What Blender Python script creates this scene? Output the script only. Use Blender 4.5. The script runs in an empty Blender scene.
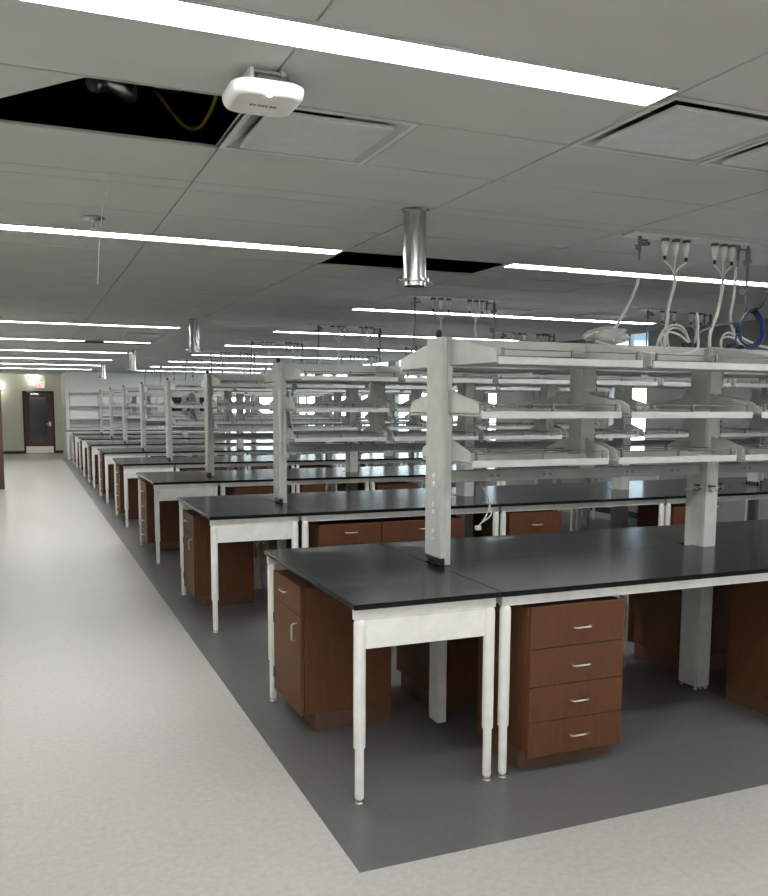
import bpy, bmesh, math, random
from mathutils import Vector, Matrix

random.seed(7)
scene = bpy.context.scene
COL = scene.collection
PI = math.pi

# ------------------------------------------------------------------ materials
def mat(name, color, rough=.5, metal=0.0, var=.06, scale=14.0, bump=0.0, bscale=120.0, emit=None, strength=0.0, spec=None, stretch=None, coat=0.0):
    m = bpy.data.materials.new(name); m.use_nodes = True
    nt = m.node_tree; N = nt.nodes; L = nt.links
    b = N['Principled BSDF']
    b.inputs['Roughness'].default_value = rough
    b.inputs['Metallic'].default_value = metal
    if spec is not None: b.inputs['Specular IOR Level'].default_value = spec
    if coat: b.inputs['Coat Weight'].default_value = coat
    tc = N.new('ShaderNodeTexCoord'); mp = N.new('ShaderNodeMapping')
    L.new(tc.outputs['Object'], mp.inputs['Vector'])
    if stretch: mp.inputs['Scale'].default_value = stretch
    nz = N.new('ShaderNodeTexNoise'); nz.inputs['Scale'].default_value = scale; nz.inputs['Detail'].default_value = 4
    L.new(mp.outputs['Vector'], nz.inputs['Vector'])
    cr = N.new('ShaderNodeValToRGB')
    cr.color_ramp.elements[0].position = .3; cr.color_ramp.elements[1].position = .7
    c = color
    cr.color_ramp.elements[0].color = (c[0]*(1-var), c[1]*(1-var), c[2]*(1-var), 1)
    cr.color_ramp.elements[1].color = (min(1, c[0]*(1+var)), min(1, c[1]*(1+var)), min(1, c[2]*(1+var)), 1)
    L.new(nz.outputs['Fac'], cr.inputs['Fac']); L.new(cr.outputs['Color'], b.inputs['Base Color'])
    if bump:
        n2 = N.new('ShaderNodeTexNoise'); n2.inputs['Scale'].default_value = bscale
        L.new(mp.outputs['Vector'], n2.inputs['Vector'])
        bp = N.new('ShaderNodeBump'); bp.inputs['Strength'].default_value = bump; bp.inputs['Distance'].default_value = .002
        L.new(n2.outputs['Fac'], bp.inputs['Height']); L.new(bp.outputs['Normal'], b.inputs['Normal'])
    if emit:
        b.inputs['Emission Color'].default_value = (*emit, 1); b.inputs['Emission Strength'].default_value = strength
    return m

def speckle(name, color, dark, rough, fine=260.0, amount=.5):
    m = mat(name, color, rough, var=.03, scale=1.3)
    nt = m.node_tree; N = nt.nodes; L = nt.links; b = N['Principled BSDF']
    base = b.inputs['Base Color'].links[0].from_socket
    tc = N.new('ShaderNodeTexCoord')
    b.inputs['Specular IOR Level'].default_value = .32
    v = N.new('ShaderNodeTexNoise'); v.inputs['Scale'].default_value = fine; v.inputs['Detail'].default_value = 2
    L.new(tc.outputs['Object'], v.inputs['Vector'])
    r = N.new('ShaderNodeValToRGB'); r.color_ramp.elements[0].position = .36; r.color_ramp.elements[1].position = .56
    r.color_ramp.elements[0].color = (amount,)*3+(1,); r.color_ramp.elements[1].color = (0, 0, 0, 1)
    L.new(v.outputs['Fac'], r.inputs['Fac'])
    v2 = N.new('ShaderNodeTexNoise'); v2.inputs['Scale'].default_value = 34; v2.inputs['Detail'].default_value = 3
    L.new(tc.outputs['Object'], v2.inputs['Vector'])
    mx = N.new('ShaderNodeMixRGB'); mx.inputs['Color2'].default_value = (*dark, 1)
    L.new(r.outputs['Color'], mx.inputs['Fac']); L.new(base, mx.inputs['Color1'])
    mx2 = N.new('ShaderNodeMixRGB'); mx2.blend_type = 'OVERLAY'; mx2.inputs['Fac'].default_value = .18
    L.new(mx.outputs['Color'], mx2.inputs['Color1']); L.new(v2.outputs['Fac'], mx2.inputs['Color2'])
    L.new(mx2.outputs['Color'], b.inputs['Base Color'])
    return m

M = {}
M['white'] = mat('white_powder_coat', (.80, .80, .775), .42, bump=.05, bscale=400)
M['shelf'] = mat('pale_grey_powder_coat', (.56, .57, .55), .45, bump=.05, bscale=400)
M['post'] = mat('grey_white_upright_paint', (.53, .535, .515), .45, bump=.05, bscale=400)
M['top'] = mat('black_epoxy_resin', (.008, .0092, .0096), .17, var=.15, scale=60, bump=.05, bscale=300, spec=.14)
M['brown'] = mat('cherry_laminate', (.122, .051, .026), .5, var=.10, scale=5, stretch=(9, 9, 1.0), spec=.2)
M['brown_in'] = mat('cabinet_toe_board', (.11, .052, .031), .5, var=.08, scale=6)
M['door'] = mat('stained_door_veneer', (.085, .045, .026), .4, var=.15, scale=5, stretch=(9, 9, .8))
M['chrome'] = mat('satin_nickel', (.78, .76, .71), .28, 1.0, var=.03)
M['steel'] = mat('galvanised_steel', (.50, .50, .49), .20, 1.0, var=.10, scale=9)
M['fitting'] = mat('grey_service_fitting', (.22, .225, .22), .4, .3)
M['raceway'] = mat('mid_grey_raceway', (.36, .365, .355), .5)  # even mid grey, darker than the posts and shelves
M['outlet'] = mat('grey_outlet_plate', (.42, .425, .41), .5)
M['black'] = mat('black_plastic', (.012, .012, .013), .4)
M['darkgrey'] = mat('dark_grey_plastic', (.12, .12, .12), .5)
M['midgrey'] = mat('grey_clip_plastic', (.20, .205, .20), .5)
M['cord'] = mat('white_cord_jacket', (.66, .67, .64), .45)
M['greycord'] = mat('grey_cord_jacket', (.20, .20, .20), .5)
M['blue'] = mat('blue_hose', (.012, .035, .15), .35)
M['brass'] = mat('brass', (.45, .32, .12), .3, 1.0)
M['yellow'] = mat('yellow_cable', (.50, .36, .05), .5)
M['duct'] = mat('foil_duct', (.5, .5, .5), .35, .9, var=.3, scale=30, bump=.6, bscale=60)
M['tile'] = mat('mineral_fibre_tile', (.53, .538, .53), .9, var=.03, scale=3, bump=.10, bscale=220)
M['tee'] = mat('ceiling_tee_paint', (.40, .40, .38), .6)
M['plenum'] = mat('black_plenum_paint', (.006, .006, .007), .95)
M['plaque'] = mat('diffuser_white_enamel', (.60, .61, .62), .35)
M['flare'] = mat('diffuser_flare_enamel', (.55, .55, .54), .28, .35)
M['wall'] = mat('grey_wall_paint', (.78, .785, .765), .75, var=.03, bump=.06, bscale=260)
M['taupe'] = mat('taupe_wall_paint', (.38, .37, .355), .75, var=.03, bump=.06, bscale=260)
M['olive'] = mat('sage_wall_paint', (.70, .71, .60), .75, var=.03, bump=.06, bscale=260)
M['base'] = mat('dark_vinyl_base', (.03, .03, .03), .5)
M['ap'] = mat('white_plastic_shell', (.78, .78, .76), .35)
M['apmark'] = mat('grey_print', (.20, .20, .20), .5)
M['lens'] = mat('lit_lens', (.9, .9, .88), .5, emit=(1.0, 1.0, .99), strength=17.0)
M['lamp'] = mat('lit_lamp_lens', (.9, .9, .88), .5, emit=(1.0, .98, .9), strength=30.0)
M['red'] = mat('lit_red_letters', (.5, .02, .03), .5, emit=(1.0, .06, .09), strength=1.6)
M['signface'] = mat('sign_white_face', (.8, .72, .7), .5, emit=(1.0, .62, .62), strength=.5)
M['frame'] = mat('window_frame_paint', (.45, .46, .46), .5)
M['darkglass'] = mat('dark_room_glass', (.01, .011, .012), .06, spec=.6)
M['pale_floor'] = speckle('pale_speckled_vinyl', (.445, .435, .412), (.27, .262, .245), .30, 240, .5)
M['dark_floor'] = speckle('charcoal_speckled_vinyl', (.128, .128, .126), (.06, .06, .06), .33, 240, .5)

def glass(name, tint, gloss=.08):
    m = bpy.data.materials.new(name); m.use_nodes = True
    nt = m.node_tree; N = nt.nodes; L = nt.links
    N.remove(N['Principled BSDF'])
    t = N.new('ShaderNodeBsdfTransparent'); t.inputs['Color'].default_value = (*tint, 1)
    g = N.new('ShaderNodeBsdfGlossy'); g.inputs['Roughness'].default_value = .05
    lw = N.new('ShaderNodeLayerWeight'); lw.inputs['Blend'].default_value = .5
    pw = N.new('ShaderNodeMath'); pw.operation = 'POWER'; pw.inputs[1].default_value = 5.0; L.new(lw.outputs['Facing'], pw.inputs[0])
    fr = N.new('ShaderNodeMath'); fr.operation = 'MULTIPLY_ADD'; fr.inputs[1].default_value = .45; fr.inputs[2].default_value = .03; L.new(pw.outputs['Value'], fr.inputs[0])
    mx = N.new('ShaderNodeMixShader')
    L.new(fr.outputs['Value'], mx.inputs['Fac']); L.new(t.outputs['BSDF'], mx.inputs[1]); L.new(g.outputs['BSDF'], mx.inputs[2])
    L.new(mx.outputs['Shader'], N['Material Output'].inputs['Surface'])
    return m
M['glass'] = glass('window_glass', (.93, .97, .97))

def film(name):
    m = bpy.data.materials.new(name); m.use_nodes = True
    nt = m.node_tree; N = nt.nodes; L = nt.links
    b = N['Principled BSDF']; b.inputs['Base Color'].default_value = (.75, .77, .75, 1); b.inputs['Roughness'].default_value = .18
    tc = N.new('ShaderNodeTexCoord'); nz = N.new('ShaderNodeTexNoise'); nz.inputs['Scale'].default_value = 22
    L.new(tc.outputs['Object'], nz.inputs['Vector'])
    bp = N.new('ShaderNodeBump'); bp.inputs['Strength'].default_value = .8; bp.inputs['Distance'].default_value = .02
    L.new(nz.outputs['Fac'], bp.inputs['Height']); L.new(bp.outputs['Normal'], b.inputs['Normal'])
    t = N.new('ShaderNodeBsdfTransparent'); mx = N.new('ShaderNodeMixShader'); mx.inputs['Fac'].default_value = .5
    L.new(t.outputs['BSDF'], mx.inputs[1]); L.new(b.outputs['BSDF'], mx.inputs[2])
    L.new(mx.outputs['Shader'], N['Material Output'].inputs['Surface'])
    return m
M['film'] = film('clear_plastic_film')

# ------------------------------------------------------------------ mesh builder
def smooth(pts, n=6):
    P = [Vector(p) for p in pts]; P = [P[0]*2-P[1]] + P + [P[-1]*2-P[-2]]; out = []
    for i in range(1, len(P)-2):
        for k in range(n):
            t = k/n; a, b_, c, d_ = P[i-1], P[i], P[i+1], P[i+2]
            out.append(.5*((2*b_) + (c-a)*t + (2*a-5*b_+4*c-d_)*t*t + (3*b_-a-3*c+d_)*t**3))
    out.append(P[-2]); return out
class MB:
    def __init__(self): self.bm = bmesh.new(); self.mats = []; self.smooth = False
    def mi(self, m):
        if m is None: return 0
        if m not in self.mats: self.mats.append(m)
        return self.mats.index(m)
    def poly(self, pts, m=None):
        f = self.bm.faces.new([self.bm.verts.new(p) for p in pts]); f.material_index = self.mi(m); return f
    def box(self, x0, x1, y0, y1, z0, z1, bev=0.0, m=None, seg=1):
        r = bmesh.ops.create_cube(self.bm, size=1.0)
        vs = r['verts']
        for v in vs:
            v.co = Vector(((x0+x1)/2 + v.co.x*(x1-x0), (y0+y1)/2 + v.co.y*(y1-y0), (z0+z1)/2 + v.co.z*(z1-z0)))
        fs = list({f for v in vs for f in v.link_faces})
        i = self.mi(m)
        for f in fs: f.material_index = i
        if bev:
            es = list({e for v in vs for e in v.link_edges})
            out = bmesh.ops.bevel(self.bm, geom=es, offset=bev, segments=seg, affect='EDGES', profile=.5)
            for f in out['faces']: f.material_index = i
        return self
    def prism(self, pts2, axis, a0, a1, m=None):
        """extrude a 2D outline along an axis ('x': pts are (y,z); 'y': (x,z); 'z': (x,y))"""
        def P(p, a):
            return {'x': (a, p[0], p[1]), 'y': (p[0], a, p[1]), 'z': (p[0], p[1], a)}[axis]
        i = self.mi(m)
        A = [self.bm.verts.new(P(p, a0)) for p in pts2]; B = [self.bm.verts.new(P(p, a1)) for p in pts2]
        n = len(pts2)
        fs = [self.bm.faces.new(A), self.bm.faces.new(B[::-1])]
        for k in range(n):
            fs.append(self.bm.faces.new((A[k], B[k], B[(k+1) % n], A[(k+1) % n])))
        for f in fs: f.material_index = i
        bmesh.ops.recalc_face_normals(self.bm, faces=fs)
        return self
    def tube(self, pts, r, seg=8, cap=True, m=None):
        """round sweep along points; r a number or a list"""
        pts = [Vector(p) for p in pts]; n = len(pts); i = self.mi(m)
        rs = r if isinstance(r, (list, tuple)) else [r]*n
        ref = None; rings = []
        for k in range(n):
            t = (pts[min(k+1, n-1)] - pts[max(k-1, 0)])
            t = t.normalized() if t.length > 1e-9 else Vector((0, 0, 1))
            if ref is None:
                ref = Vector((1, 0, 0)) if abs(t.x) < .9 else Vector((0, 1, 0))
            u = (ref - t*ref.dot(t))
            if u.length < 1e-6: u = t.orthogonal()
            u.normalize(); ref = u; w = t.cross(u)
            rings.append([self.bm.verts.new(pts[k] + (u*math.cos(2*PI*j/seg) + w*math.sin(2*PI*j/seg))*rs[k]) for j in range(seg)])
        for k in range(n-1):
            for j in range(seg):
                f = self.bm.faces.new((rings[k][j], rings[k][(j+1) % seg], rings[k+1][(j+1) % seg], rings[k+1][j])); f.material_index = i; f.smooth = True
        if cap:
            self.bm.faces.new(rings[0][::-1]).material_index = i; self.bm.faces.new(rings[-1]).material_index = i
        return self
    def lathe(self, cx, cy, prof, seg=16, sx=1.0, sy=1.0, m=None):
        """profile [(r,z)...] about a vertical axis"""
        i = self.mi(m); rings = []
        for r, z in prof:
            rings.append([self.bm.verts.new((cx+r*sx*math.cos(2*PI*j/seg), cy+r*sy*math.sin(2*PI*j/seg), z)) for j in range(seg)])
        fs = []
        for k in range(len(prof)-1):
            for j in range(seg):
                f = self.bm.faces.new((rings[k][j], rings[k][(j+1) % seg], rings[k+1][(j+1) % seg], rings[k+1][j])); f.smooth = True; fs.append(f)
        fs.append(self.bm.faces.new(rings[0][::-1])); fs.append(self.bm.faces.new(rings[-1]))
        for f in fs: f.material_index = i
        for k in range(1, len(prof)-1):
            a = Vector((prof[k][0]-prof[k-1][0], prof[k][1]-prof[k-1][1])); c = Vector((prof[k+1][0]-prof[k][0], prof[k+1][1]-prof[k][1]))
            if a.length > 1e-7 and c.length > 1e-7 and a.angle(c) > .7:
                for j in range(seg):
                    e = self.bm.edges.get((rings[k][j], rings[k][(j+1) % seg]))
                    if e: e.smooth = False
        bmesh.ops.recalc_face_normals(self.bm, faces=fs)
        return self
    def build(self, name, material=None, parent=None, loc=None):
        me = bpy.data.meshes.new(name)
        self.bm.normal_update(); self.bm.to_mesh(me); self.bm.free()
        for mm in (self.mats or [material]): me.materials.append(mm)
        o = bpy.data.objects.new(name, me); COL.objects.link(o)
        if parent is not None: o.parent = parent
        if loc is not None: o.location = loc
        return o

def tag(o, label, cat, group=None, kind=None):
    o['label'] = label; o['category'] = cat
    if group: o['group'] = group
    if kind: o['kind'] = kind
    n = len(label.split()); assert 4 <= n <= 16, (n, label)
    return o
def thing(name, label, cat, loc=(0, 0, 0), rz=0.0, group=None):
    o = bpy.data.objects.new(name, None); COL.objects.link(o); o.empty_display_size = .1
    o.location = loc; o.rotation_euler = (0, 0, rz)
    return tag(o, label, cat, group)
def struct(o): o['kind'] = 'structure'; return o
def kids(o): return [c for c in KIDS.get(o.name, [])]
KIDS = {}
def regkids():
    KIDS.clear()
    for o in COL.objects:
        if o.parent: KIDS.setdefault(o.parent.name, []).append(o)
def dup(root, loc, rz, label):
    r = root.copy(); COL.objects.link(r); r.location = loc; r.rotation_euler = (0, 0, rz); r['label'] = label
    n = len(label.split()); assert 4 <= n <= 16, (n, label)
    for ch in kids(root):
        c = ch.copy(); COL.objects.link(c); c.parent = r
        for g in kids(ch):
            d = g.copy(); COL.objects.link(d); d.parent = c
    return r
class Maker:
    """build the first of a kind, copy it for the rest"""
    def __init__(self, fn): self.fn = fn; self.first = None
    def __call__(self, loc, rz, label):
        if self.first is None:
            self.first = self.fn(label); self.first.location = loc; self.first.rotation_euler = (0, 0, rz); regkids(); return self.first
        return dup(self.first, loc, rz, label)

# ------------------------------------------------------------------ dimensions
H = 2.77                                   # ceiling
T = .914                                   # worktop height
ROWY = [0.0] + [3.139 + 3.11*i for i in range(7)]     # front edge of each bench row
JX = [.7375, 2.566, 4.396, 6.225]          # joints between tables
XEND = 6.962
D = 1.526; C = .763
UPX = [.785 + .9125*i for i in range(7)]   # uprights of the shelving
ORD = ['front', 'second', 'third', 'fourth', 'fifth', 'sixth', 'seventh', 'eighth']
BAY = ['first', 'middle', 'third']
XL, XR = -2.6, 7.6                         # side walls
YN, YF, YD = -7.6, 26.35, 29.45            # near wall, far wall, wall with the door
ZT = 3.5
LY = [-7.315, -4.205, -1.095, 2.015] + [2.015 + 3.11*i for i in range(1, 8)]   # light rows

# ------------------------------------------------------------------ the setting
b = MB()
bx0, by0, bx1, by1 = -.168, -.507, 7.10, YF
for (x0, x1, y0, y1, mm) in [(XL, bx0, YN, YD, 'pale_floor'), (bx0, XR, YN, by0, 'pale_floor'), (bx1, XR, by0, YF, 'pale_floor'), (bx0, bx1, by0, by1, 'dark_floor'), (bx0, .05, YF, YD, 'pale_floor')]:
    b.poly([(x0, y0, 0), (x1, y0, 0), (x1, y1, 0), (x0, y1, 0)], M[mm])
struct(b.build('floor'))

# ceiling: tiles with open cells
XG = [XL, -1.78, -.545, .69, 1.925, 3.16, 4.395, 5.63, 6.55]
YG = []
for L0 in LY: YG += [L0, L0+.58, L0+1.15, L0+1.72, L0+1.87, L0+2.45]
YG = [YN] + [y for y in YG if YN+.1 < y < YD-.1] + [YD]
HOLES = [(.69, 1.30, -1.095, -.515), (1.315, 1.925, -1.095, -.515), (-.545, .05, -.515, .055), (-1.78, -.56, -.515, .055), (.69, 1.925, 2.015, 2.565),
         (-.545, .69, 11.47, 11.925), (.08, .69, 9.385, 9.955), (3.16, 3.77, 4.465, 5.05), (4.395, 5.0, 4.465, 5.05)]
def cut(cells, h):
    out = []
    for (x0, x1, y0, y1) in cells:
        a0, a1, c0, c1 = max(x0, h[0]), min(x1, h[1]), max(y0, h[2]), min(y1, h[3])
        if a1 - a0 < 1e-4 or c1 - c0 < 1e-4: out.append((x0, x1, y0, y1)); continue
        for q in ((x0, a0, y0, y1), (a1, x1, y0, y1), (a0, a1, y0, c0), (a0, a1, c1, y1)):
            if q[1]-q[0] > .03 and q[3]-q[2] > .03: out.append(q)
    return out
cells = [(XG[i], XG[i+1], YG[j], YG[j+1]) for i in range(len(XG)-1) for j in range(len(YG)-1)]
for h in HOLES: cells = cut(cells, h)
b = MB(); g = .005; up = .008
for (x0, x1, y0, y1) in cells:
    X0, X1, Y0, Y1 = x0+g, x1-g, y0+g, y1-g
    b.poly([(X0, Y0, H), (X0, Y1, H), (X1, Y1, H), (X1, Y0, H)], M['tile'])
    for p, q in (((X0, Y0), (X1, Y0)), ((X1, Y0), (X1, Y1)), ((X1, Y1), (X0, Y1)), ((X0, Y1), (X0, Y0))):
        b.poly([(p[0], p[1], H), (q[0], q[1], H), (q[0], q[1], H+up), (p[0], p[1], H+up)], M['tile'])
    b.poly([(x0, y0, H+up), (x0, y1, H+up), (x1, y1, H+up), (x1, y0, H+up)], M['tee'])
# raised pocket in front of the windows, and the slab above
b.poly([(6.55, YN, 3.05), (6.55, YD, 3.05), (XR, YD, 3.05), (XR, YN, 3.05)], M['tile'])
b.poly([(6.55, YN, H), (6.55, YD, H), (6.55, YD, 3.05), (6.55, YN, 3.05)], M['tile'])
b.poly([(XL, YN, ZT), (XL, YD, ZT), (XR, YD, ZT), (XR, YN, ZT)], M['plenum'])
# edge trim of the open cells
for (x0, x1, y0, y1) in HOLES:
    for (p0, p1, q0, q1) in ((x0-.012, x0, y0, y1), (x1, x1+.012, y0, y1), (x0, x1, y0-.012, y0), (x0, x1, y1, y1+.012)):
        b.box(p0, p1, q0, q1, H-.002, H+.006, m=M['tee'])
struct(b.build('ceiling'))

def wallbox(name, x0, x1, y0, y1, m, z1=ZT):
    b = MB(); b.box(x0, x1, y0, y1, 0, z1); return struct(b.build(name, m))
wallbox('wall_left', XL-.12, XL, YN, YD, M['olive'])
wallbox('wall_near', XL-.12, XR+.2, YN-.12, YN, M['wall'])
# far wall with a dark interior window
b = MB(); wx0, wx1, wz0, wz1 = 3.3, 4.7, 1.48, 2.26
fx0, fx1, fz0, fz1 = 5.1, 7.35, 1.0, 2.55
b.box(0, wx0, YF, YF+.12, 0, ZT); b.box(wx1, fx0, YF, YF+.12, 0, ZT); b.box(fx1, XR+.2, YF, YF+.12, 0, ZT); b.box(fx0, fx1, YF, YF+.12, 0, fz0); b.box(fx0, fx1, YF, YF+.12, fz1, ZT); b.box(wx0, wx1, YF, YF+.12, 0, wz0); b.box(wx0, wx1, YF, YF+.12, wz1, ZT)
b.box(0, .12, YF+.12, YD, 0, ZT)
struct(b.build('wall_far', M['wall']))
b = MB(); b.box(wx0, wx1, YF+.06, YF+.07, wz0, wz1, m=M['darkglass'])
for x in (wx0, (wx0*2+wx1)/3, (wx0+wx1*2)/3, wx1-.04): b.box(x, x+.04, YF-.01, YF+.1, wz0, wz1, m=M['frame'])
for z in (wz0, wz1-.04): b.box(wx0, wx1, YF-.01, YF+.1, z, z+.04, m=M['frame'])
struct(b.build('window_7'))
b = MB()
for x in (fx0, (fx0+fx1)/2-.025, fx1-.05): b.box(x, x+.05, YF+.03, YF+.09, fz0, fz1, m=M['frame'])
for z in (fz0, fz1-.05): b.box(fx0, fx1, YF+.03, YF+.09, z, z+.05, m=M['frame'])
o = struct(b.build('window_8')); b = MB(); b.box(fx0, fx1, YF+.055, YF+.061, fz0, fz1); b.build('pane', M['glass'], o)
# door wall
dx0, dx1, dz = -1.285, -.255, 2.19
b = MB(); b.box(XL-.12, dx0, YD, YD+.14, 0, ZT); b.box(dx1, .12, YD, YD+.14, 0, ZT); b.box(dx0, dx1, YD, YD+.14, dz, ZT)
struct(b.build('wall_door_end', M['olive']))
b = MB(); b.box(XL, dx0-.0, YD-.012, YD, 0, .10); b.box(dx1, 0, YD-.012, YD, 0, .10); struct(b.build('baseboard_far', M['base']))
b = MB(); b.box(XL, XL+.012, YN, YD, 0, .10); struct(b.build('baseboard_left', M['base']))
b = MB(); b.box(XR-.012, XR, YN, YF, 0, .10); struct(b.build('baseboard_right', M['base']))
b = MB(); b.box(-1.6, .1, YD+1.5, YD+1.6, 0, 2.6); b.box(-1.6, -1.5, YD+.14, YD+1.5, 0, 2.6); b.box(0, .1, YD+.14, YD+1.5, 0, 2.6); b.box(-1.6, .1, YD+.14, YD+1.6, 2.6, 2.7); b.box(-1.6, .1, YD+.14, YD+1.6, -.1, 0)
struct(b.build('door_light_block', M['plenum']))  # added unseen dark box, keeps sky light from leaking around the door
# window wall
WINS = [(7.42, 8.45), (12.02, 14.3), (14.6, 17.4), (17.7, 20.5), (20.8, 23.6), (23.9, 26.2)]
b = MB(); y = YN; ws0, ws1 = 1.0, 2.95
for a, c in WINS:
    b.box(XR, XR+.2, y, a, 0, ZT); b.box(XR, XR+.2, a, c, 0, ws0); b.box(XR, XR+.2, a, c, ws1, ZT); y = c
b.box(XR, XR+.2, y, YF, 0, ZT)
struct(b.build('wall_right', M['taupe']))
for i, (a, c) in enumerate(WINS):
    b = MB()
    for yy in (a, (a+c)/2-.02, c-.05): b.box(XR+.06, XR+.13, yy, yy+.05, ws0, ws1, m=M['frame'])
    for zz in (ws0, 1.75, ws1-.05): b.box(XR+.065, XR+.125, a, c, zz, zz+.05, m=M['frame'])
    w = struct(b.build('window_%d' % (i+1)))
    p = MB(); p.box(XR+.09, XR+.096, a, c, ws0, ws1); p.build('pane', M['glass'], w)

# ------------------------------------------------------------------ far door
d = bpy.data.objects.new('door_1', None); COL.objects.link(d); struct(d); d.location = ((dx0+dx1)/2, YD, 0)
w2 = (dx1-dx0)/2
b = MB(); b.box(-w2, -w2+.05, -.02, .14, 0, dz, .003); b.box(w2-.05, w2, -.02, .14, 0, dz, .003); b.box(-w2, w2, -.02, .14, dz-.05, dz, .003); b.build('door_frame', M['base'], d)
lw = w2-.055
gx0, gx1, gz0, gz1 = -.30, .25, .40, 1.98
b = MB(); b.box(-lw, gx0, .02, .065, .01, dz-.055, .002); b.box(gx1, lw, .02, .065, .01, dz-.055, .002); b.box(gx0, gx1, .02, .065, .01, gz0); b.box(gx0, gx1, .02, .065, gz1, dz-.055)
leaf = b.build('door_leaf', M['door'], d)
b = MB(); b.box(gx0, gx1, .038, .046, gz0, gz1); b.build('vision_panel', M['darkglass'], leaf)
b = MB(); b.box(-lw+.01, lw-.01, .012, .02, .015, .25); b.build('kick_plate', M['chrome'], leaf)
b = MB(); b.tube([(.36, .02, 1.04), (.36, -.05, 1.04)], .012); b.tube([(.36, -.05, 1.04), (.25, -.05, 1.04)], .011); b.box(.325, .395, .01, .02, .96, 1.12, .003); b.build('door_handle', M['chrome'], leaf)
b = MB(); b.box(-.25, .02, -.05, .02, 2.05, 2.11, .005); b.tube([(-.1, -.03, 2.11), (-.2, -.08, 2.15), (-.38, -.02, 2.16)], .012); b.build('door_closer', M['chrome'], leaf)
# open door leaf swung out from the left wall
d = bpy.data.objects.new('door_2', None); COL.objects.link(d); struct(d); d.location = (XL, 15.83, 0)
b = MB(); b.box(.0, .915, 0, .045, .012, 2.12, .003); leaf = b.build('door_leaf', M['door'], d)
b = MB()
for s, y0 in ((-1, 0), (1, .045)):
    b.tube([(.84, y0, 1.07), (.84, y0+s*.06, 1.07), (.73, y0+s*.06, 1.07)], .011)
b.build('door_handle', M['chrome'], leaf)
b = MB()
for z in (.25, 1.06, 1.87): b.tube([(-.0, -.006, z-.05), (.0, -.006, z+.05)], .008)
b.build('hinge', M['chrome'], leaf)

# exit sign, emergency light, switch
t = thing('exit_sign', 'lit exit sign with red letters above the brown far door', 'sign', (-.70, YD-.03, 2.40))
b = MB(); b.box(-.16, .16, -.02, .03, -.11, .11, .006); b.build('sign_housing', M['ap'], t)
b = MB(); b.box(-.145, .145, -.026, -.019, -.095, .095); b.build('sign_face', M['signface'], t)
b = MB()
def stroke(x0, z0, x1, z1, w=.016):
    dx, dz_ = x1-x0, z1-z0; l = math.hypot(dx, dz_); nx, nz = -dz_/l*w/2, dx/l*w/2
    b.prism([(x0+nx, z0+nz), (x1+nx, z1+nz), (x1-nx, z1-nz), (x0-nx, z0-nz)], 'y', -.031, -.025)
zt, zb = .062, -.062
for (x0, z0, x1, z1) in [(-.118, zb, -.118, zt), (-.118, zt-.008, -.062, zt-.008), (-.118, 0, -.07, 0), (-.118, zb+.008, -.062, zb+.008),
                         (-.048, zb, .012, zt), (-.048, zt, .012, zb), (.038, zb, .038, zt), (.092, zb, .092, zt), (.060, zt-.008, .124, zt-.008)]: stroke(x0, z0, x1, z1)
b.build('sign_letters', M['red'], t)
def emergency_light(label, loc):
    t = thing('emergency_light', label, 'light', loc, group='emergency lights on the far wall')
    b = MB(); b.box(-.12, .12, -.06, 0, -.05, .05, .01); b.build('housing', M['ap'], t)
    for x in (-.06, .06):
        b = MB(); b.lathe(x, -.085, [(.02, -.02), (.045, -.01), (.045, .03), (.02, .04)], 12); b.build('lamp_head', M['lamp'], t)
emergency_light('small white emergency light above the exit sign by the ceiling', (-.91, YD, 2.62))
emergency_light('small white emergency light left of the far door above open door', (-2.0, YD, 2.28))
t = thing('light_switch', 'pale light switch on sage wall right of far door', 'switch', (-.12, YD, 1.17))
b = MB(); b.box(-.04, .04, -.008, 0, -.06, .06, .002); b.build('cover_plate', M['ap'], t)
b = MB(); b.box(-.012, .012, -.014, -.008, -.025, .025, .002); b.build('rocker', M['ap'], t)

# ------------------------------------------------------------------ lights
def strip(L0, x0, x1, label):
    t = thing('ceiling_light', label, 'light', (x0, L0, H), group='linear light strips in the ceiling')
    b = MB(); b.box(0, x1-x0, -.055, .090, -.006, -.001); b.build('lens', M['lens'], t)
    b = MB(); b.box(-.008, x1-x0+.008, -.061, .096, -.0010, .03); b.box(-.008, x1-x0+.008, -.061, -.055, -.009, .0); b.box(-.008, x1-x0+.008, .090, .096, -.009, .0); b.box(-.008, 0, -.055, .090, -.009, 0); b.box(x1-x0, x1-x0+.008, -.055, .090, -.009, 0)
    b.build('trim', M['plaque'], t)
LORD = ['behind', 'behind', 'nearest', 'second', 'third', 'fourth', 'fifth', 'sixth', 'seventh', 'eighth', 'farthest']
for i, L0 in enumerate(LY):
    nm = LORD[i]
    if i < 2:
        nm = ('second', 'first')[i]
    row = '%s row of lights' % nm + (' behind the camera' if i < 2 else '')
    if i == 6:
        strip(L0, -2.45, -.34, 'light strip left of the dark gap, fifth row of lights'); strip(L0, -.03, .68, 'short light strip right of the dark gap, fifth row of lights')
    elif i != 4:
        strip(L0, -2.45, .648, 'long white light strip over the aisle, %s' % row)
    strip(L0, 1.932, 5.78, 'long white light strip over the benches, %s' % row)
# unlit housing in the gap of one strip
b = MB(); b.box(-.325, -.045, LY[6]-.055, LY[6]+.09, H-.007, H+.001, .001)
tag(b.build('light_housing', M['darkgrey']), 'dark unlit gap piece between two aisle light strips, fifth row of lights', 'light fitting')

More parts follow.
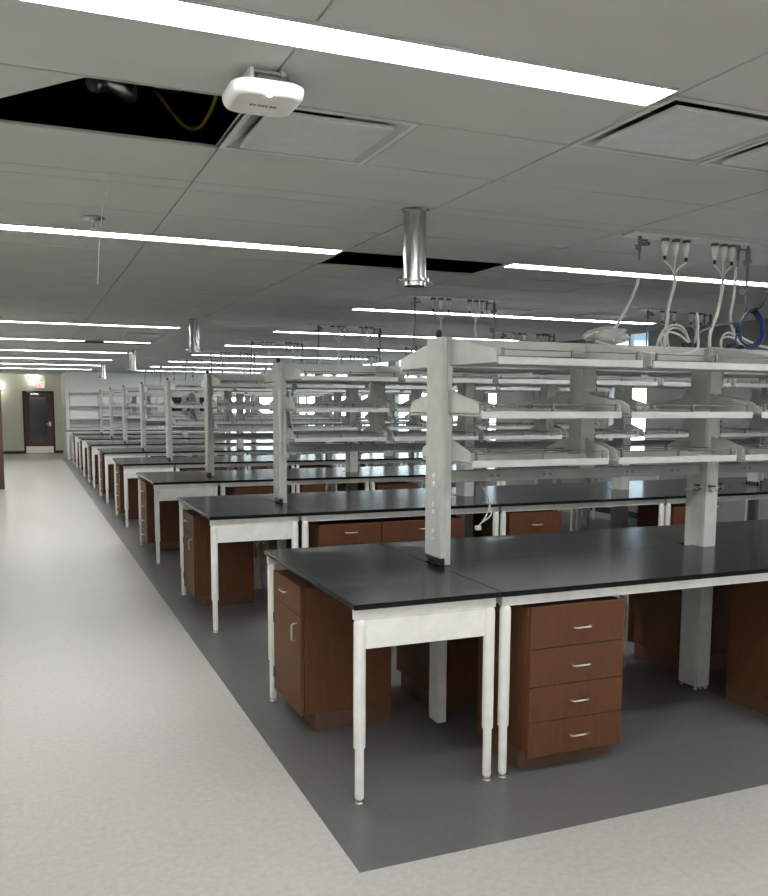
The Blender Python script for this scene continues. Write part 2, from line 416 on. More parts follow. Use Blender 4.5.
# ------------------------------------------------------------------ ceiling air diffusers
def diffuser(x0, y0, w, dpt, label):
    t = thing('air_diffuser', label, 'vent', (x0, y0, H), group='square plaque diffusers in the ceiling')
    f = .020
    b = MB()
    for (p0, p1, q0, q1) in ((0, f, 0, dpt), (w-f, w, 0, dpt), (f, w-f, 0, f), (f, w-f, dpt-f, dpt)): b.box(p0, p1, q0, q1, -.004, .002)
    b.build('frame', M['plaque'], t)
    b = MB(); i, o, zz = .15, f, .11
    I = [(i, i), (w-i, i), (w-i, dpt-i), (i, dpt-i)]; O = [(o, o), (w-o, o), (w-o, dpt-o), (o, dpt-o)]
    MID = [((a[0]*.45+c[0]*.55), (a[1]*.45+c[1]*.55)) for a, c in zip(I, O)]
    for k in range(4):
        n = (k+1) % 4
        b.poly([(*O[k], 0), (*O[n], 0), (*MID[n], .03), (*MID[k], .03)]); b.poly([(*MID[k], .03), (*MID[n], .03), (*I[n], zz), (*I[k], zz)])
    b.build('flared_cone', M['flare'], t)
    b = MB(); b.box(i-.02, w-i+.02, i-.02, dpt-i+.02, zz, zz+.25, m=M['plenum']); b.build('neck', M['plenum'], t)
    b = MB(); p = .066; b.box(p, w-p, p, dpt-p, -.012, .004, .004, seg=2); b.build('plaque', M['plaque'], t)
diffuser(.69, -1.095, .61, .58, 'square white diffuser at the inner end of nearest light strip')
diffuser(1.315, -1.095, .61, .58, 'square white diffuser at upper right edge of photo')
diffuser(-.545, -.515, .595, .57, 'square white diffuser beside the large open ceiling hole')
diffuser(.08, 9.385, .61, .57, 'small far diffuser behind fourth aisle light strip')
diffuser(3.16, 4.465, .61, .585, 'square diffuser above second bench row, left of a pair')
diffuser(4.395, 4.465, .605, .585, 'square diffuser above second bench row, right of a pair')

# askew tile in the large opening, and the services above it
t = MB(); t.box(-.61, 0, -.3, .92, 0, .018, .003)
o = tag(t.build('ceiling_tile', M['tile']), 'loose ceiling tile lying askew over the large open hole', 'ceiling tile')
o.location = (-.94, -.60, H+.022); o.rotation_euler = (0, 0, math.atan2(.25, .31))
b = MB()
pts = [(-1.00+.02*k, .22+.02*math.sin(k), 3.0+.012*math.sin(k*.7)) for k in range(9)]
b.tube(pts, [.032+.007*(k % 2) for k in range(9)], 14)
tag(b.build('flexible_duct', M['duct']), 'crumpled foil duct end inside the open ceiling hole', 'duct')
b = MB(); b.tube([(-.68, .55, 3.16), (-.67, .30, 3.08), (-.66, .02, 3.02), (-.66, -.4, 2.99)], .045, 14)
tag(b.build('pipe', M['blue']), 'blue pipe inside the open ceiling hole', 'pipe')
b = MB(); b.tube(smooth([(-.555, -.1, 3.2), (-.535, .10, 3.02), (-.55, .20, 2.94), (-.585, .28, 2.90), (-.64, .34, 2.93), (-.72, .5, 3.1)], 5), .008, 6)
tag(b.build('cable', M['yellow']), 'yellow cable looping inside the open ceiling hole', 'cable')

# access point
t = thing('access_point', 'white rounded wireless access point hanging below the ceiling', 'access point', (-.575, -.725, H))
b = MB(); hw = .112
def rrect(hx, hy, r, n=6):
    out = []
    for cx, cy, a0 in ((hx-r, hy-r, 0), (-hx+r, hy-r, PI/2), (-hx+r, -hy+r, PI), (hx-r, -hy+r, 3*PI/2)):
        for k in range(n+1): a = a0 + PI/2*k/n; out.append((cx+r*math.cos(a), cy+r*math.sin(a)))
    return out
rings = []
for (s, z) in ((.93, -.042), (1.0, -.047), (1.0, -.058), (.97, -.072), (.91, -.081), (.82, -.085)):
    rings.append([b.bm.verts.new((x, y, z)) for x, y in rrect(hw*s, hw*s, .055*s)])
n = len(rings[0])
for k in range(len(rings)-1):
    for j in range(n):
        f = b.bm.faces.new((rings[k][j], rings[k+1][j], rings[k+1][(j+1) % n], rings[k][(j+1) % n])); f.smooth = True
b.bm.faces.new(rings[0]); b.bm.faces.new(rings[-1][::-1])
bmesh.ops.recalc_face_normals(b.bm, faces=b.bm.faces[:])
b.build('shell', M['ap'], t)
b = MB()
for x in (-.05, .045): b.box(x-.006, x+.006, -.07, .07, -.044, .002, .001)
b.box(-.06, .06, -.06, .06, -.010, -.001, .001); b.build('bracket', M['ap'], t)
b = MB(); b.box(-.035, .06, -.075, .04, -.040, -.018, .003); b.build('connector_block', M['darkgrey'], t)
b = MB()
for k, wd in enumerate((.010, .006, .010, .010, .007, .011, .009)): b.box(-.042+k*.0125, -.042+k*.0125+wd, -.007, .007, -.0857, -.0849)
b.build('printed_mark', M['apmark'], t)
b = MB(); b.lathe(-.005, -.095, [(.004, -.0875), (.004, -.084)], 8); b.build('status_lamp', M['lamp'], t)

# sprinkler, hanging wire, little hangers
t = thing('sprinkler_head', 'small chromed sprinkler with round escutcheon in the aisle ceiling', 'sprinkler', (-.90, 1.59, H))
b = MB(); b.lathe(0, 0, [(.055, .002), (.06, -.006), (.045, -.014), (.03, -.016)], 20); b.build('escutcheon', M['steel'], t)
b = MB(); b.lathe(0, 0, [(.010, -.016), (.010, -.04), (.004, -.045), (.004, -.058), (.02, -.060), (.02, -.063)], 12); b.build('deflector', M['chrome'], t)
b = MB(); b.tube([(-.905, .60, H), (-.915, .60, 2.70), (-.94, .60, 2.61), (-.958, .60, 2.45), (-.968, .60, 2.29)], .0022, 5)
tag(b.build('hanger_wire', M['cord']), 'thin white wire dangling from the aisle ceiling', 'wire')
for k, (x, y, lb) in enumerate([(-1.55, 4.3, 'short white wire stub hanging at left edge of aisle ceiling')]):
    b = MB(); b.tube([(x, y, H), (x+.004, y, H-.06), (x-.004, y, H-.12)], .0035, 5); tag(b.build('wire_stub', M['cord']), lb, 'wire')

# duct drops
POLES = [(.605, .73, 'nearest shiny duct drop hanging in front of the front rack'), (.615, 7.0, 'second shiny duct drop from the camera, above third bench'),
         (.615, 13.25, 'third shiny duct drop from the camera above fifth bench'), (.605, 19.45, 'farthest shiny duct drop, above the seventh bench')]
def duct_drop(label):
    t = thing('duct_drop', label, 'duct', group='round exhaust duct drops')
    b = MB(); b.lathe(0, 0, [(.058, .385), (.058, .0), (.052, .0), (.052, .385)], 28); b.build('pipe', M['steel'], t)
    b = MB(); b.lathe(0, 0, [(.060, .035), (.074, .035), (.074, .022), (.060, .022)], 28); b.build('collar', M['steel'], t)
    for a in (.3, .3+PI):
        b = MB(); cx, cy = .093*math.cos(a), .093*math.sin(a); b.box(cx-.022, cx+.022, cy-.010, cy+.010, .018, .030, .002); b.lathe(cx, cy, [(.008, .012), (.008, .04)], 8); b.build('clamp', M['steel'], t)
    b = MB(); b.lathe(0, 0, [(.062, .385-.012), (.075, .385-.004), (.075, .385-.001), (.062, .385-.001)], 28); b.build('ceiling_ring', M['steel'], t)
    return t
mk = Maker(duct_drop)
for x, y, lb in POLES: mk((x, y, H-.385), 0, lb)

# ------------------------------------------------------------------ tables
def leg_mesh(b):
    """telescoping leg standing at the local origin"""
    b.lathe(0, 0, [(.0195, .022), (.0205, .03), (.0205, .256), (.0262, .256), (.027, .262), (.027, .815), (.0255, .828), (.019, .838), (.009, .843)], 18)
def foot_mesh(b):
    b.lathe(0, 0, [(.021, 0), (.022, .004), (.020, .008), (.008, .010), (.008, .016), (.017, .017), (.017, .023)], 16)
def pin_mesh(b, sx):
    for z in (.30, .33, .36): b.lathe(sx*.0262, 0, [(.0028, z-.004), (.0028, z+.004)], 8)
def add_legs(t, spots):
    for (x, y) in spots:
        b = MB(); leg_mesh(b); o = b.build('leg', M['white'], t, (x, y, 0))
        b = MB(); foot_mesh(b); b.build('foot', M['chrome'], o)
def end_table(label):
    t = thing('end_table', label, 'table', group='end tables of the bench rows')
    w = .735
    b = MB(); b.box(0, w, 0, D, .889, T, .003); b.build('tabletop', M['top'], t)
    add_legs(t, [(.040, .040), (w-.046, .040), (.040, D-.040), (w-.046, D-.040)])
    for y0 in (.026, D-.058):
        b = MB(); b.box(.012, w-.018, y0, y0+.032, .838, .889, .002); b.build('rail', M['white'], t)
        b = MB(); b.box(.052, w-.058, y0+.003, y0+.026, .705, .838, .003); b.build('apron', M['white'], t)
    for x0 in (.16, w-.18):
        b = MB(); b.box(x0, x0+.02, .06, D-.06, .848, .889, .002); b.build('side_rail', M['white'], t)
    return t
def mid_table(label):
    """72 inch table; local x from 0 to w, front edge at y=0"""
    t = thing('lab_table', label, 'table', group='lab tables between the end tables')
    w = 1.826; d2 = C-.002
    b = MB()
    b.prism([(0, 0), (w, 0), (w, d2-.088), (w-.016, d2-.088), (w-.016, d2), (.074, d2), (.074, d2-.088), (0, d2-.088)], 'z', .889, T)
    b.build('tabletop', M['top'], t)
    add_legs(t, [(.036, .040), (w-.036, .040)])
    b = MB(); b.box(.010, w-.010, .026, .058, .838, .889, .002); b.build('rail', M['white'], t)
    b = MB(); b.box(.13, w-.06, d2-.06, d2-.03, .838, .889, .002); b.build('rear_rail', M['white'], t)
    for x0 in (.024, w-.044):
        b = MB(); b.box(x0, x0+.02, .06, d2-.10, .838, .885, .002); b.build('side_rail', M['white'], t)
    return t
mk_end, mk_mid = Maker(end_table), Maker(mid_table)

# ------------------------------------------------------------------ cabinets (front faces local -y)
def handle_mesh(b, x, z, vertical=False, w=.10):
    h = w/2
    if vertical: pts = [(x, 0, z-h), (x, -.022, z-h+.002), (x, -.030, z-h+.012), (x, -.030, z+h-.012), (x, -.022, z+h-.002), (x, 0, z+h)]
    else: pts = [(x-h, 0, z), (x-h+.002, -.022, z), (x-h+.012, -.030, z), (x+h-.012, -.030, z), (x+h-.002, -.022, z), (x+h, 0, z)]
    b.tube(pts, .0048, 8)
def carcass(t, w, dep, top=.815):
    b = MB(); b.box(0, w, .022, dep, .10, top, .0015); b.build('body', M['brown'], t)
    b = MB(); b.box(.0, w-.0, .085, dep, 0, .10); b.build('toe_base', M['brown_in'], t)
def front(t, name, x0, x1, z0, z1, hx, hz, vertical=False):
    b = MB(); b.box(x0, x1, 0, .020, z0, z1, .0015); o = b.build(name, M['brown'], t)
    if hx is not None:
        b = MB(); handle_mesh(b, hx, hz, vertical); b.build('handle', M['chrome'], o)
    return o
def drawer_cabinet(label):
    t = thing('drawer_cabinet', label, 'cabinet', group='four-drawer cabinets under the benches')
    w = .55; carcass(t, w, .50)
    zs = [.082, .256, .432, .620, .825]
    for k in range(4): front(t, 'drawer', .003, w-.003, zs[k]+.002, zs[k+1]-.002, w/2+.01, zs[k]+.092)
    return t
def door_cabinet(label, w=.54):
    t = thing('door_cabinet', label, 'cabinet', group='drawer-and-door cabinets under the benches')
    carcass(t, w, .53, .80)
    front(t, 'drawer', .003, w-.003, .642, .805, w*.5, .735)
    dd = front(t, 'door', .003, w-.003, .092, .638, w-.07, .545, True)
    for z in (.19, .52):
        b = MB(); b.box(-.004, .010, -.004, .026, z-.03, z+.03, .001); b.build('hinge', M['black'], dd)
    return t
mk_drw, mk_dor = Maker(drawer_cabinet), Maker(door_cabinet)

# ------------------------------------------------------------------ shelving rack
PROF = [  # per level: z of the shelf edge (top), bracket outline (distance from centre, z), depth
    (2.006, [(.075, 1.984), (.075, 2.125), (.555, 2.045), (.563, 2.035), (.563, 1.984)], .575),
    (1.745, [(.075, 1.735), (.075, 1.855), (.36, 1.797), (.405, 1.775), (.405, 1.735)], .425),
    (1.492, [(.075, 1.483), (.075, 1.597), (.275, 1.538), (.288, 1.525), (.288, 1.483)], .298)]
SW = .846
SHX = (-.020, -.024, -.002)
def shelf(t, lev, xm, back):
    """one three-foot shelf with its two brackets and its guard rail; local origin at the rack's centre line"""
    zt, prof, dep = PROF[lev]
    key = ('shelf', lev)
    if key not in SHELF:
        b = MB(); h = SW/2; z0 = zt-.036
        b.box(-h, h, -dep, -dep+.010, z0, zt, .0015)
        b.box(-h, h, -dep+.010, -.09, zt-.026, zt-.018)
        b.box(-h, h, -.094, -.084, zt-.026, zt+.012)
        o = b.build('shelf', M['shelf'], t)
        for s in (-1, 1):
            b = MB(); x = s*(h+.004); b.prism([(-a, z) for a, z in prof], 'x', x-.0025, x+.0025); b.build('bracket', M['shelf'], o)
        for yy in (-dep+.012, -.10):
            b = MB(); b.tube([(-h+.02, yy, zt+.034), (h-.02, yy, zt+.034)], .0032, 6); b.build('guard_rail', M['midgrey'], o)
        for x in (-h+.03, 0, h-.03):
            b = MB(); b.box(x-.006, x+.006, -dep+.006, -dep+.018, zt-.004, zt+.042, .001); b.build('rail_clip', M['midgrey'], o)
        SHELF[key] = o; regkids()
    else:
        o = SHELF[key].copy(); COL.objects.link(o); o.parent = t
        for ch in kids(SHELF[key]):
            c = ch.copy(); COL.objects.link(c); c.parent = o
    o.location = (xm, 0, 0); o.rotation_euler = (0, 0, PI if back else 0)
SHELF = {}
def slots(b, x, y, z0, z1, dx, dy):
    n = int((z1-z0)/.032)
    for k in range(n):
        z = z0 + k*.032; b.box(x-dx, x+dx, y-dy, y+dy, z, z+.018)
def valve(t, x, y, z, ang):
    """chromed turret valve with brass nozzle, sticking out sideways"""
    b = MB(); u = Vector((math.cos(ang), math.sin(ang), 0)); v = Vector((-u.y, u.x, 0)); p = Vector((x, y, z))
    b.tube([p, p+u*.010], .017, 12, m=M['chrome']); b.tube([p+u*.010, p+u*.10], .0095, 10, m=M['chrome'])
    b.tube([p+u*.035, p+u*.055], .014, 10, m=M['steel']); b.tube([p+u*.085, p+u*.135], [.008, .004], 8, m=M['chrome'])
    b.tube([p+u*.045, p+u*.045+Vector((0, 0, .022))], .008, 8, m=M['brass'])
    b.tube([p+u*.045-v*.022+Vector((0, 0, .024)), p+u*.045+v*.022+Vector((0, 0, .024))], .006, 8, m=M['black'])
    b.tube([p+u*.075-v*.012, p+u*.075+v*.02], .007, 8, m=M['steel'])
    b.build('gas_valve', None, t)
def rack(label):
    """whole double-sided rack; local x as world x, local y=0 on the bench centre line"""
    t = thing('shelving_rack', label, 'shelving', group='double-sided shelving racks over the benches')
    for i in range(0, 7, 2):
        x = UPX[i]
        if i in (0, 6):
            s = 1 if i == 0 else -1
            b = MB(); xa, xb = sorted((x-s*.048, x-s*.008)); b.box(xa, xb, -.094, .094, .955, 2.13, .010, seg=2)
            xa, xb = sorted((x-s*.008, x+s*.026)); b.box(xa, xb, -.078, .078, .916, 2.128, .002)
            xa, xb = sorted((x-s*.030, x+s*.026)); b.box(xa, xb, -.055, .055, .03, .888, .004)
            o = b.build('end_post', M['post'], t)
            b = MB(); xa, xb = sorted((x-s*.040, x-s*.012)); b.box(xa, xb, -.085, .085, .935, .956, .002)
            for yy in (-.07, -.035, 0, .035, .07): b.box(x-.034, x-.010, yy-.012, yy+.012, .915, .94, .002)
            b.build('base_connector', M['black'], o)
            for z in (1.375, 1.222, 1.075):
                for dz_ in (-.021, .021):
                    b = MB(); b.tube([(x-s*.046, -.015, z+dz_), (x-s*.0515, -.015, z+dz_)], [.015, .013], 14); b.build('outlet', M['ap'], o)
            b = MB(); slots(b, x+s*.026, -.072, 1.45, 2.10, .0012, .004); slots(b, x+s*.026, .072, 1.45, 2.10, .0012, .004); b.build('slotted_strip', M['darkgrey'], o)
            b = MB(); b.lathe(x-s*.02, 0, [(.012, 2.13), (.016, 2.14), (.018, 2.155), (.013, 2.168), (.004, 2.172)], 14); b.build('cable_grommet', M['black'], o)
        else:
            b = MB(); b.box(x-.060, x+.030, -.085, .085, .02, 2.128, .004); b.box(x+.032, x+.052, -.070, .070, .02, 2.126, .003)
            b.box(x-.064, x-.058, -.07, .07, .02, 2.12, .001)
            o = b.build('post', M['post'], t)
            for k in (-.05, -.01, .03):
                for yy in (-.06, .06):
                    b = MB(); b.lathe(x+k, yy, [(.012, 0), (.012, .006), (.006, .008), (.006, .022)], 10); b.build('levelling_foot', M['chrome'], o)
            b = MB()
            for dx in (.034, .049): slots(b, x+dx, -.0712 if dx > .04 else -.0715, 1.45, 2.04, .003, .0012)
            b.build('slotted_strip', M['darkgrey'], o)
    for i in (1, 3, 5):
        x = UPX[i]
        b = MB(); b.box(x-.055, x+.045, -.062, .062, 1.42, 2.045, .003); o = b.build('short_upright', M['post'], t)
        b = MB(); slots(b, x+.040, -.0626, 1.44, 2.03, .003, .0012); b.build('slotted_strip', M['darkgrey'], o)
    b = MB(); b.box(UPX[0]+.026, UPX[6]-.026, -.027, .027, 2.046, 2.127, .003); b.build('spine', M['post'], t)
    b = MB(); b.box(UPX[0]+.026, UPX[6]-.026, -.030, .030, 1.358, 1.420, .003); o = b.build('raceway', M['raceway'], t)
    for i in range(6):
        for f in (.35, .72):
            xo = UPX[i] + f*.9125
            for yy in (-.032, .028):
                b = MB(); b.box(xo-.036, xo+.036, yy, yy+.004, 1.375, 1.402, .001, m=M['outlet'])
                for q in (-.02, .02): b.box(xo+q-.012, xo+q+.012, yy-.0006, yy+.0046, 1.380, 1.397, m=M['midgrey'])
                b.build('outlet', None, o)
    for lev in range(3):
        for i in range(6):
            for back in (False, True): shelf(t, lev, (UPX[i]+UPX[i+1])/2 + SHX[lev], back)
    for i in (2, 4):
        x = UPX[i]
        valve(t, x-.062, -.06, 1.272, PI); valve(t, x+.052, -.03, 1.272, 0); valve(t, x-.03, -.085, 1.268, -PI/2-.5); valve(t, x+.052, .04, 1.14, 0)
    return t
mk_rack = Maker(rack)

# ------------------------------------------------------------------ fill the rows
for k, Y in enumerate(ROWY):
    R = ORD[k]
    mk_end((0, Y, 0), 0, 'black-topped white end table at the aisle end of %s bench row' % R)
    mk_end((XEND, Y+D, 0), PI, 'black-topped white end table at the window end of %s bench row' % R)
    for i in range(3):
        mk_mid((JX[i]+.001, Y, 0), 0, 'black-topped lab table, near side, %s bay from aisle, %s bench row' % (BAY[i], R))
        mk_mid((JX[i+1]-.001+.0, Y+D, 0), PI, 'black-topped lab table, far side, %s bay from aisle, %s bench row' % (BAY[i], R))
    mk_rack((0, Y+C, 0), 0, 'grey-white double-sided shelving rack standing along the %s bench row' % R)
    # cabinet at the aisle end, facing the aisle
    if k < 2: mk_dor((.040, Y+1.462, 0), -PI/2, 'brown drawer-and-door cabinet facing the aisle under %s bench row' % R)
    else: mk_drw((.040, Y+1.462, 0), -PI/2, 'brown four-drawer cabinet facing the aisle under %s bench row' % R)
    if k == 0:
        mk_drw((.888, Y, 0), 0, 'brown four-drawer cabinet with its front fully in view, nearest of all')
        mk_drw((2.61, Y, 0), 0, 'brown cabinet right of the nearest post, front bench row')
    elif k == 1:
        mk_dor((.887, Y+.01, 0), 0, 'left brown cabinet of a side-by-side pair, second bench row')
        o = door_cabinet('right wider brown cabinet of a side-by-side pair, second bench row', .78); o.location = (1.432, Y+.01, 0)
        mk_drw((2.652, Y+.01, 0), 0, 'brown four-drawer cabinet in middle bay of second bench row')
        mk_dor((4.48, Y+.01, 0), 0, 'brown cabinet with upright door pull, third bay, second bench row')
    else:
        mk_drw((.90, Y+.01, 0), 0, 'brown near-side cabinet in first bay of %s bench row' % R)
        mk_dor((2.66, Y+.01, 0), 0, 'brown near-side cabinet in middle bay of %s bench row' % R)
    mk_dor((1.39, Y+1.505, 0), PI, 'brown far-side cabinet in first bay of %s bench row' % R)
    mk_dor((3.20, Y+1.505, 0), PI, 'brown far-side cabinet in middle bay of %s bench row' % R)

# bench along the far wall with wall shelves
YB = 25.50
def wall_table(label):
    t = thing('wall_table', label, 'table', group='tables along the far wall')
    w = 1.36
    b = MB(); b.box(0, w-.004, 0, .80, .889, T, .003); b.build('tabletop', M['top'], t)
    add_legs(t, [(.036, .04), (w-.04, .04), (.036, .74), (w-.04, .74)])
    b = MB(); b.box(.01, w-.014, .026, .058, .75, .889, .002); b.build('rail', M['white'], t)
    return t
mk = Maker(wall_table)
WB = ['first', 'second', 'third', 'fourth', 'fifth']
for i in range(5): mk((-.03+1.36*i, YB, 0), 0, 'black-topped table against the far wall, %s from the aisle' % WB[i])
def wall_shelves(label):
    t = thing('wall_shelf', label, 'shelving', group='shelf bays on the far wall')
    for z in (2.13, 1.70, 1.28):
        b = MB(); b.box(.02, .89, -.32, -.012, z-.03, z, .002); b.build('shelf', M['shelf'], t)
    for x in (0, .885):
        b = MB(); b.box(x, x+.03, -.03, -.002, .95, 2.18, .002); b.build('standard', M['post'], t)
        for z in (2.10, 1.67, 1.25):
            b = MB(); b.prism([(-.30, z), (-.03, z), (-.03, z-.09)], 'x', x+.012, x+.018); b.build('bracket', M['post'], t)
    b = MB(); b.box(.03, .885, -.06, -.004, 1.0, 1.12, .002); b.build('raceway', M['shelf'], t)
    return t
mk = Maker(wall_shelves)
for i in range(3): mk((.10+.93*i, YF, 0), 0, 'pale three-tier shelf bay fixed to the far wall, %s from the aisle' % WB[i])

# ------------------------------------------------------------------ services hanging from the ceiling
CX = [.275, .355, .435, .655, .725, .790]      # sockets along the panel
def service_panel(label):
    t = thing('service_unit', label, 'service panel', group='service panels in the ceiling')
    b = MB(); b.box(0, .98, -.06, .06, -.012, -.001, .002); b.build('plate', M['plaque'], t)
    for x in CX:
        b = MB(); b.lathe(x, 0, [(.024, -.012), (.026, -.022), (.023, -.028)], 14, m=M['darkgrey'])
        b.lathe(x, 0, [(.020, -.028), (.020, -.060), (.015, -.085), (.009, -.110)], 14, m=M['ap']); b.build('socket', None, t)
    b = MB()
    for x, l in ((.09, .13), (.84, .12)):
        b.tube([(x, 0, -.012), (x, 0, -.05)], .013, 10); b.tube([(x, 0, -.05), (x, 0, -.08)], .009, 10); b.tube([(x, 0, -.08), (x, 0, -.10)], [.011, .010], 8); b.tube([(x, 0, -.10), (x, 0, -.02-l)], [.006, .004], 8)
        b.tube([(x-.006, -.01, -.036), (x+.040, -.02, -.036)], .006, 8)
    b.tube([(x-.78, -.03, -.080), (x-.735, -.015, -.058)], .005, 8); b.tube([(x-.79, -.03, -.095), (x-.79, -.03, -.072)], [.006, .012], 8); b.tube([(x-.805, -.03, -.072), (x-.765, -.03, -.072)], .005, 8)
    b.box(.100, .140, -.035, -.005, -.068, -.048, .003)
    b.build('gas_valve', M['fitting'], t)
    b = MB(); x = .92
    b.tube([(x, 0, -.012), (x, 0, -.42)], .0085, 10); b.tube([(x, 0, -.03), (x, 0, -.09)], .016, 10)
    b.tube([(x-.03, 0, -.11), (x+.02, 0, -.10)], .016, 10); b.tube([(x-.035, 0, -.285), (x-.01, 0, -.28)], .024, 10)
    b.build('drop_pipe', M['fitting'], t)
    return t
mk_panel = Maker(service_panel)
SIDE = ['aisle', 'window']
def cords(px, py, zc, tgt, label, x3, mname='cord'):
    """three plugs joining one cord that drops to the rack"""
    b = MB(); j = Vector((px+x3[1]+(.0), py, 2.555)); r = .0075
    for i, x in enumerate(x3):
        b.tube(smooth([(px+x, py, H-.108), (px+x, py, H-.14), (px+x*.35+x3[1]*.65, py, 2.595), j], 4), .006, 6, m=M[mname])
        if i != 1: b.tube([(px+x, py, H-.112), (px+x, py, H-.136)], .009, 8, m=M['black'])
    mid = (j+Vector(tgt))/2 + Vector((random.uniform(-.02, .03), random.uniform(-.02, .02), 0))
    b.tube(smooth([j, j+Vector((0, 0, -.07)), mid, Vector(tgt)+Vector((0, 0, .08)), tgt], 5), .0095, 7, m=M[mname])
    tag(b.build('power_cable'), label, 'cord', 'white cords dropping from the ceiling sockets')
def loops(cx, cy, z, rads, label, name='coiled_cable', mname='cord', tilt=.25, n=26, r=.007, half=True):
    b = MB()
    for i, R in enumerate(rads):
        a0, a1 = (-.15, PI+.15) if half else (0, 2*PI)
        dx, dy = random.uniform(-.03, .03), .012*i
        b.tube([(cx+dx+R*1.25*math.cos(a0+(a1-a0)*k/n), cy+dy+.05*math.sin(a0+(a1-a0)*k/n+i), z+R*math.sin(a0+(a1-a0)*k/n)+.0) for k in range(n+1)], r, 6)
    tag(b.build(name, M[mname]), label, 'cord', 'loops of cord lying on the racks')
TOPZ = 2.135
for k, Y in enumerate(ROWY):
    R = ORD[k]; y = Y+.775
    for s in range(2):
        if k == 0 and s == 1: continue
        x0 = (1.975, 4.62)[s] + (.1 if k == 2 else 0) + (random.uniform(-.05, .08) if k > 2 else 0)
        mk_panel((x0, y, H), 0, 'ceiling service panel with sockets, %s-side one over %s bench row' % (SIDE[s], R))
        cords(x0, y, H, (x0+.31+random.uniform(-.03, .03), Y+C, TOPZ), 'white cord from left socket trio, %s-side panel over %s bench row' % (SIDE[s], R), CX[:3])
        cords(x0, y, H, (x0+.66+random.uniform(-.03, .03), Y+C, TOPZ), 'white cord from right socket trio, %s-side panel over %s bench row' % (SIDE[s], R), CX[3:])
        xh = x0-.18 if k == 0 else x0+.06
        b = MB()
        if k == 0: pts = [(2.065, y, 2.52), (2.05, y, 2.46), (1.98, y, 2.33), (1.88, Y+C, 2.20), (1.80, Y+C, 2.17)]
        else: pts = [(x0+.09, y, 2.62), (x0+.085, y, 2.5), (x0+.07, y, 2.3), (x0+.03+random.uniform(-.05, .05), Y+C, TOPZ)]
        b.tube(smooth(pts, 6), .0085, 7)
        tag(b.build('air_hose', M['cord' if k == 0 else 'greycord']), '%s air hose below left valve, %s-side panel over %s bench row' % ('white' if k == 0 else 'grey', SIDE[s], R), 'hose', 'hoses from the ceiling valves')
        if s == 0 or k in (1, 3):
            loops(x0+.40, Y+C, TOPZ, (.085, .11, .125), 'white looped cord bundle on rack top, %s-side, %s bench row' % (SIDE[s], R))
# extra pieces on the front rack
b = MB(); cx, cy, cz, R0 = 2.865, .70, 2.252, .098
for q in range(3):
    b.tube([(cx+(R0-.006*q)*math.cos(a), cy-.02+.012*q+.01*math.sin(2*a), cz+(R0+.014-.006*q)*math.sin(a)) for a in [2*PI*k/40+.2 for k in range(41)]], .0062, 7, cap=False)
b.tube(smooth([(cx-.10, cy, cz-.02), (cx-.115, cy, cz-.08), (cx-.07, cy+.03, cz-.115), (cx+.03, cy+.05, cz-.112)], 5), .0062, 7)
o = tag(b.build('coiled_hose', M['blue']), 'blue hose coil hanging above the front rack', 'hose')
b = MB(); b.tube([(cx+.01, cy-.02, cz+.098), (cx+.03, cy-.01, cz+.118)], .016, 8); b.tube([(cx-.098, cy, cz-.03), (cx-.10, cy, cz+.005)], .016, 8); b.box(cx-.14, cx-.03, cy+.01, cy+.05, cz-.116, cz-.100, .003)
b.build('cable_tie', M['black'], o)
b = MB(); b.tube(smooth([(2.897, .775, 2.35), (2.90, .74, 2.36), (2.96, .73, 2.38), (3.02, .74, 2.45), (3.08, .76, 2.60), (3.10, .775, H)], 6), .005, 6)
tag(b.build('cable', M['black']), 'thin black cable arcing right of the blue coil', 'cable')
b = MB(); b.tube(smooth([(2.80, .775, H-.14), (2.81, .79, 2.45), (2.80, .80, 2.33), (2.86, .82, 2.24), (3.0, .80, 2.17), (3.15, C, 2.137)], 6), .008, 7)
tag(b.build('air_hose', M['cord']), 'white hose passing behind the blue coil', 'hose', 'hoses from the ceiling valves')
b = MB(); b.tube(smooth([(1.72, .70, 2.14), (1.85, .60, 2.09), (2.10, .52, 2.06), (2.32, .56, 2.10), (2.42, .66, 2.19), (2.45, .70, 2.30), (2.46, .72, 2.33)], 7), .008, 7)
tag(b.build('air_hose', M['cord']), 'white hose sagging along the front of front rack spine', 'hose', 'hoses from the ceiling valves')
b = MB(); b.tube(smooth([(2.50, C, TOPZ), (2.53, C, 2.22), (2.62, C, 2.26), (2.72, C, 2.28)], 6), .007, 7)
b.tube([(2.72, C, 2.28), (2.78, C, 2.285)], .010, 7)
tag(b.build('cable', M['greycord']), 'dark grey cable bent over the front rack left of blue coil', 'cable')
loops(2.82, C+.02, TOPZ, (.075, .10), 'white cord loop behind the blue coil on front rack')
for q in range(3):
    b = MB(); b.box(2.385+q*.05, 2.42+q*.05, C-.03, C, TOPZ-.008, TOPZ+.022, .006)
    tag(b.build('cable_plug', M['black']), 'small black plug lying on front rack top, %s of three in a row' % ('aisle-side one', 'middle one', 'window-side one')[q], 'plug', 'black plugs on the front rack')
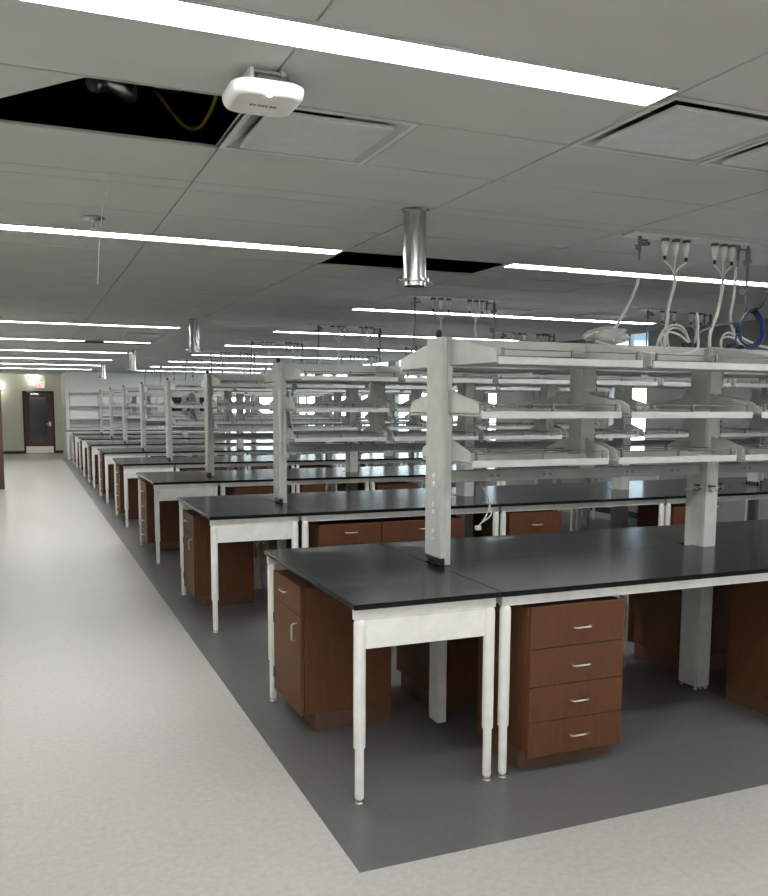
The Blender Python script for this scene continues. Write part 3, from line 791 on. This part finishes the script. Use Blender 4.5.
# crumpled clear bag and hose heap on the front rack
b = MB(); cx, cy, cz = 1.82, .735, 2.165
bmesh.ops.create_icosphere(b.bm, subdivisions=4, radius=1.0)
for v in b.bm.verts:
    p = v.co.copy(); q = 1 + .22*math.sin(7*p.x+3*p.y)*math.cos(5*p.z+4*p.y) + .12*math.sin(17*p.y+9*p.x+5*p.z)
    v.co = Vector((cx + p.x*.128*q, cy + p.y*.085*q, cz + .012 + p.z*.045*q))
for f in b.bm.faces: f.smooth = True
tag(b.build('plastic_bag', M['film']), 'crumpled clear plastic bag on the front rack top', 'bag')
b = MB()
for q in range(4):
    b.tube([(cx+.02*q-.03+.11*math.cos(a), cy+.05*math.sin(a+q), cz+.004*q+.016*math.sin(a*2+q)) for a in [2*PI*k/24 for k in range(25)]], .0065, 6)
tag(b.build('coiled_cable', M['cord']), 'white hose coil heaped inside the plastic bag', 'cord', 'loops of cord lying on the racks')
# little wire tail hanging under the second shelf at the end post
b = MB(); b.tube(smooth([(1.00, .72, 1.36), (1.03, .70, 1.30), (1.05, .69, 1.24), (1.02, .68, 1.17), (.97, .67, 1.12)], 5), .004, 6); b.tube(smooth([(1.05, .69, 1.24), (1.06, .69, 1.18), (1.0, .68, 1.14)], 5), .004, 6); b.box(.955, .985, .66, .685, 1.10, 1.125, .003)
tag(b.build('cable', M['cord']), 'short white cable tail dangling under the front rack near end post', 'cable')

# ------------------------------------------------------------------ world and camera
w = bpy.data.worlds.new('overcast_sky'); scene.world = w; w.use_nodes = True
nt = w.node_tree; N = nt.nodes; L = nt.links; bg = N['Background']
tc = N.new('ShaderNodeTexCoord'); sx = N.new('ShaderNodeSeparateXYZ'); L.new(tc.outputs['Generated'], sx.inputs['Vector'])
mr = N.new('ShaderNodeMapRange'); mr.inputs['From Min'].default_value = -.2; mr.inputs['From Max'].default_value = .2; L.new(sx.outputs['Z'], mr.inputs['Value'])
cr = N.new('ShaderNodeValToRGB'); L.new(mr.outputs['Result'], cr.inputs['Fac'])
def zz(z): return (z+.2)/.4
e = cr.color_ramp.elements                       # pale ground, white haze at the horizon, blue above
e[0].position = zz(-.08); e[0].color = (.22, .24, .25, 1)
e[1].position = zz(-.02); e[1].color = (.92, .98, 1, 1)
for z, c in ((.052, (.92, .98, 1)), (.072, (.052, .076, .105)), (.19, (.045, .072, .11))):
    q = e.new(zz(z)); q.color = (*c, 1)
L.new(cr.outputs['Color'], bg.inputs['Color']); bg.inputs['Strength'].default_value = 4.2

cd = bpy.data.cameras.new('camera'); cam = bpy.data.objects.new('camera', cd); COL.objects.link(cam); scene.camera = cam
Rv = Vector((.92330227, -.38404361, .00483972)); Uv = Vector((.0365823, .10047945, .99426637)); Fv = Vector((.38232794, .91783135, -.1068221))
m4 = Matrix.Identity(4)
for i in range(3): m4[i][0] = Rv[i]; m4[i][1] = Uv[i]; m4[i][2] = -Fv[i]
m4.translation = Vector((-1.28988652, -3.42355354, 1.77555059)); cam.matrix_world = m4
cd.sensor_fit = 'VERTICAL'; cd.sensor_height = 36.0; cd.sensor_width = 36.0; cd.lens = 864.3317/896*36.0
cd.shift_y = (497.4823-448)/896; cd.clip_start = .05; cd.clip_end = 200

vs = scene.view_settings
vs.view_transform = 'Standard'; vs.look = 'None'; vs.gamma = 1.0; vs.use_curve_mapping = False
vs.exposure = 1.06
scene.cycles.use_denoising = True
scene.cycles.max_bounces = 8; scene.cycles.diffuse_bounces = 4
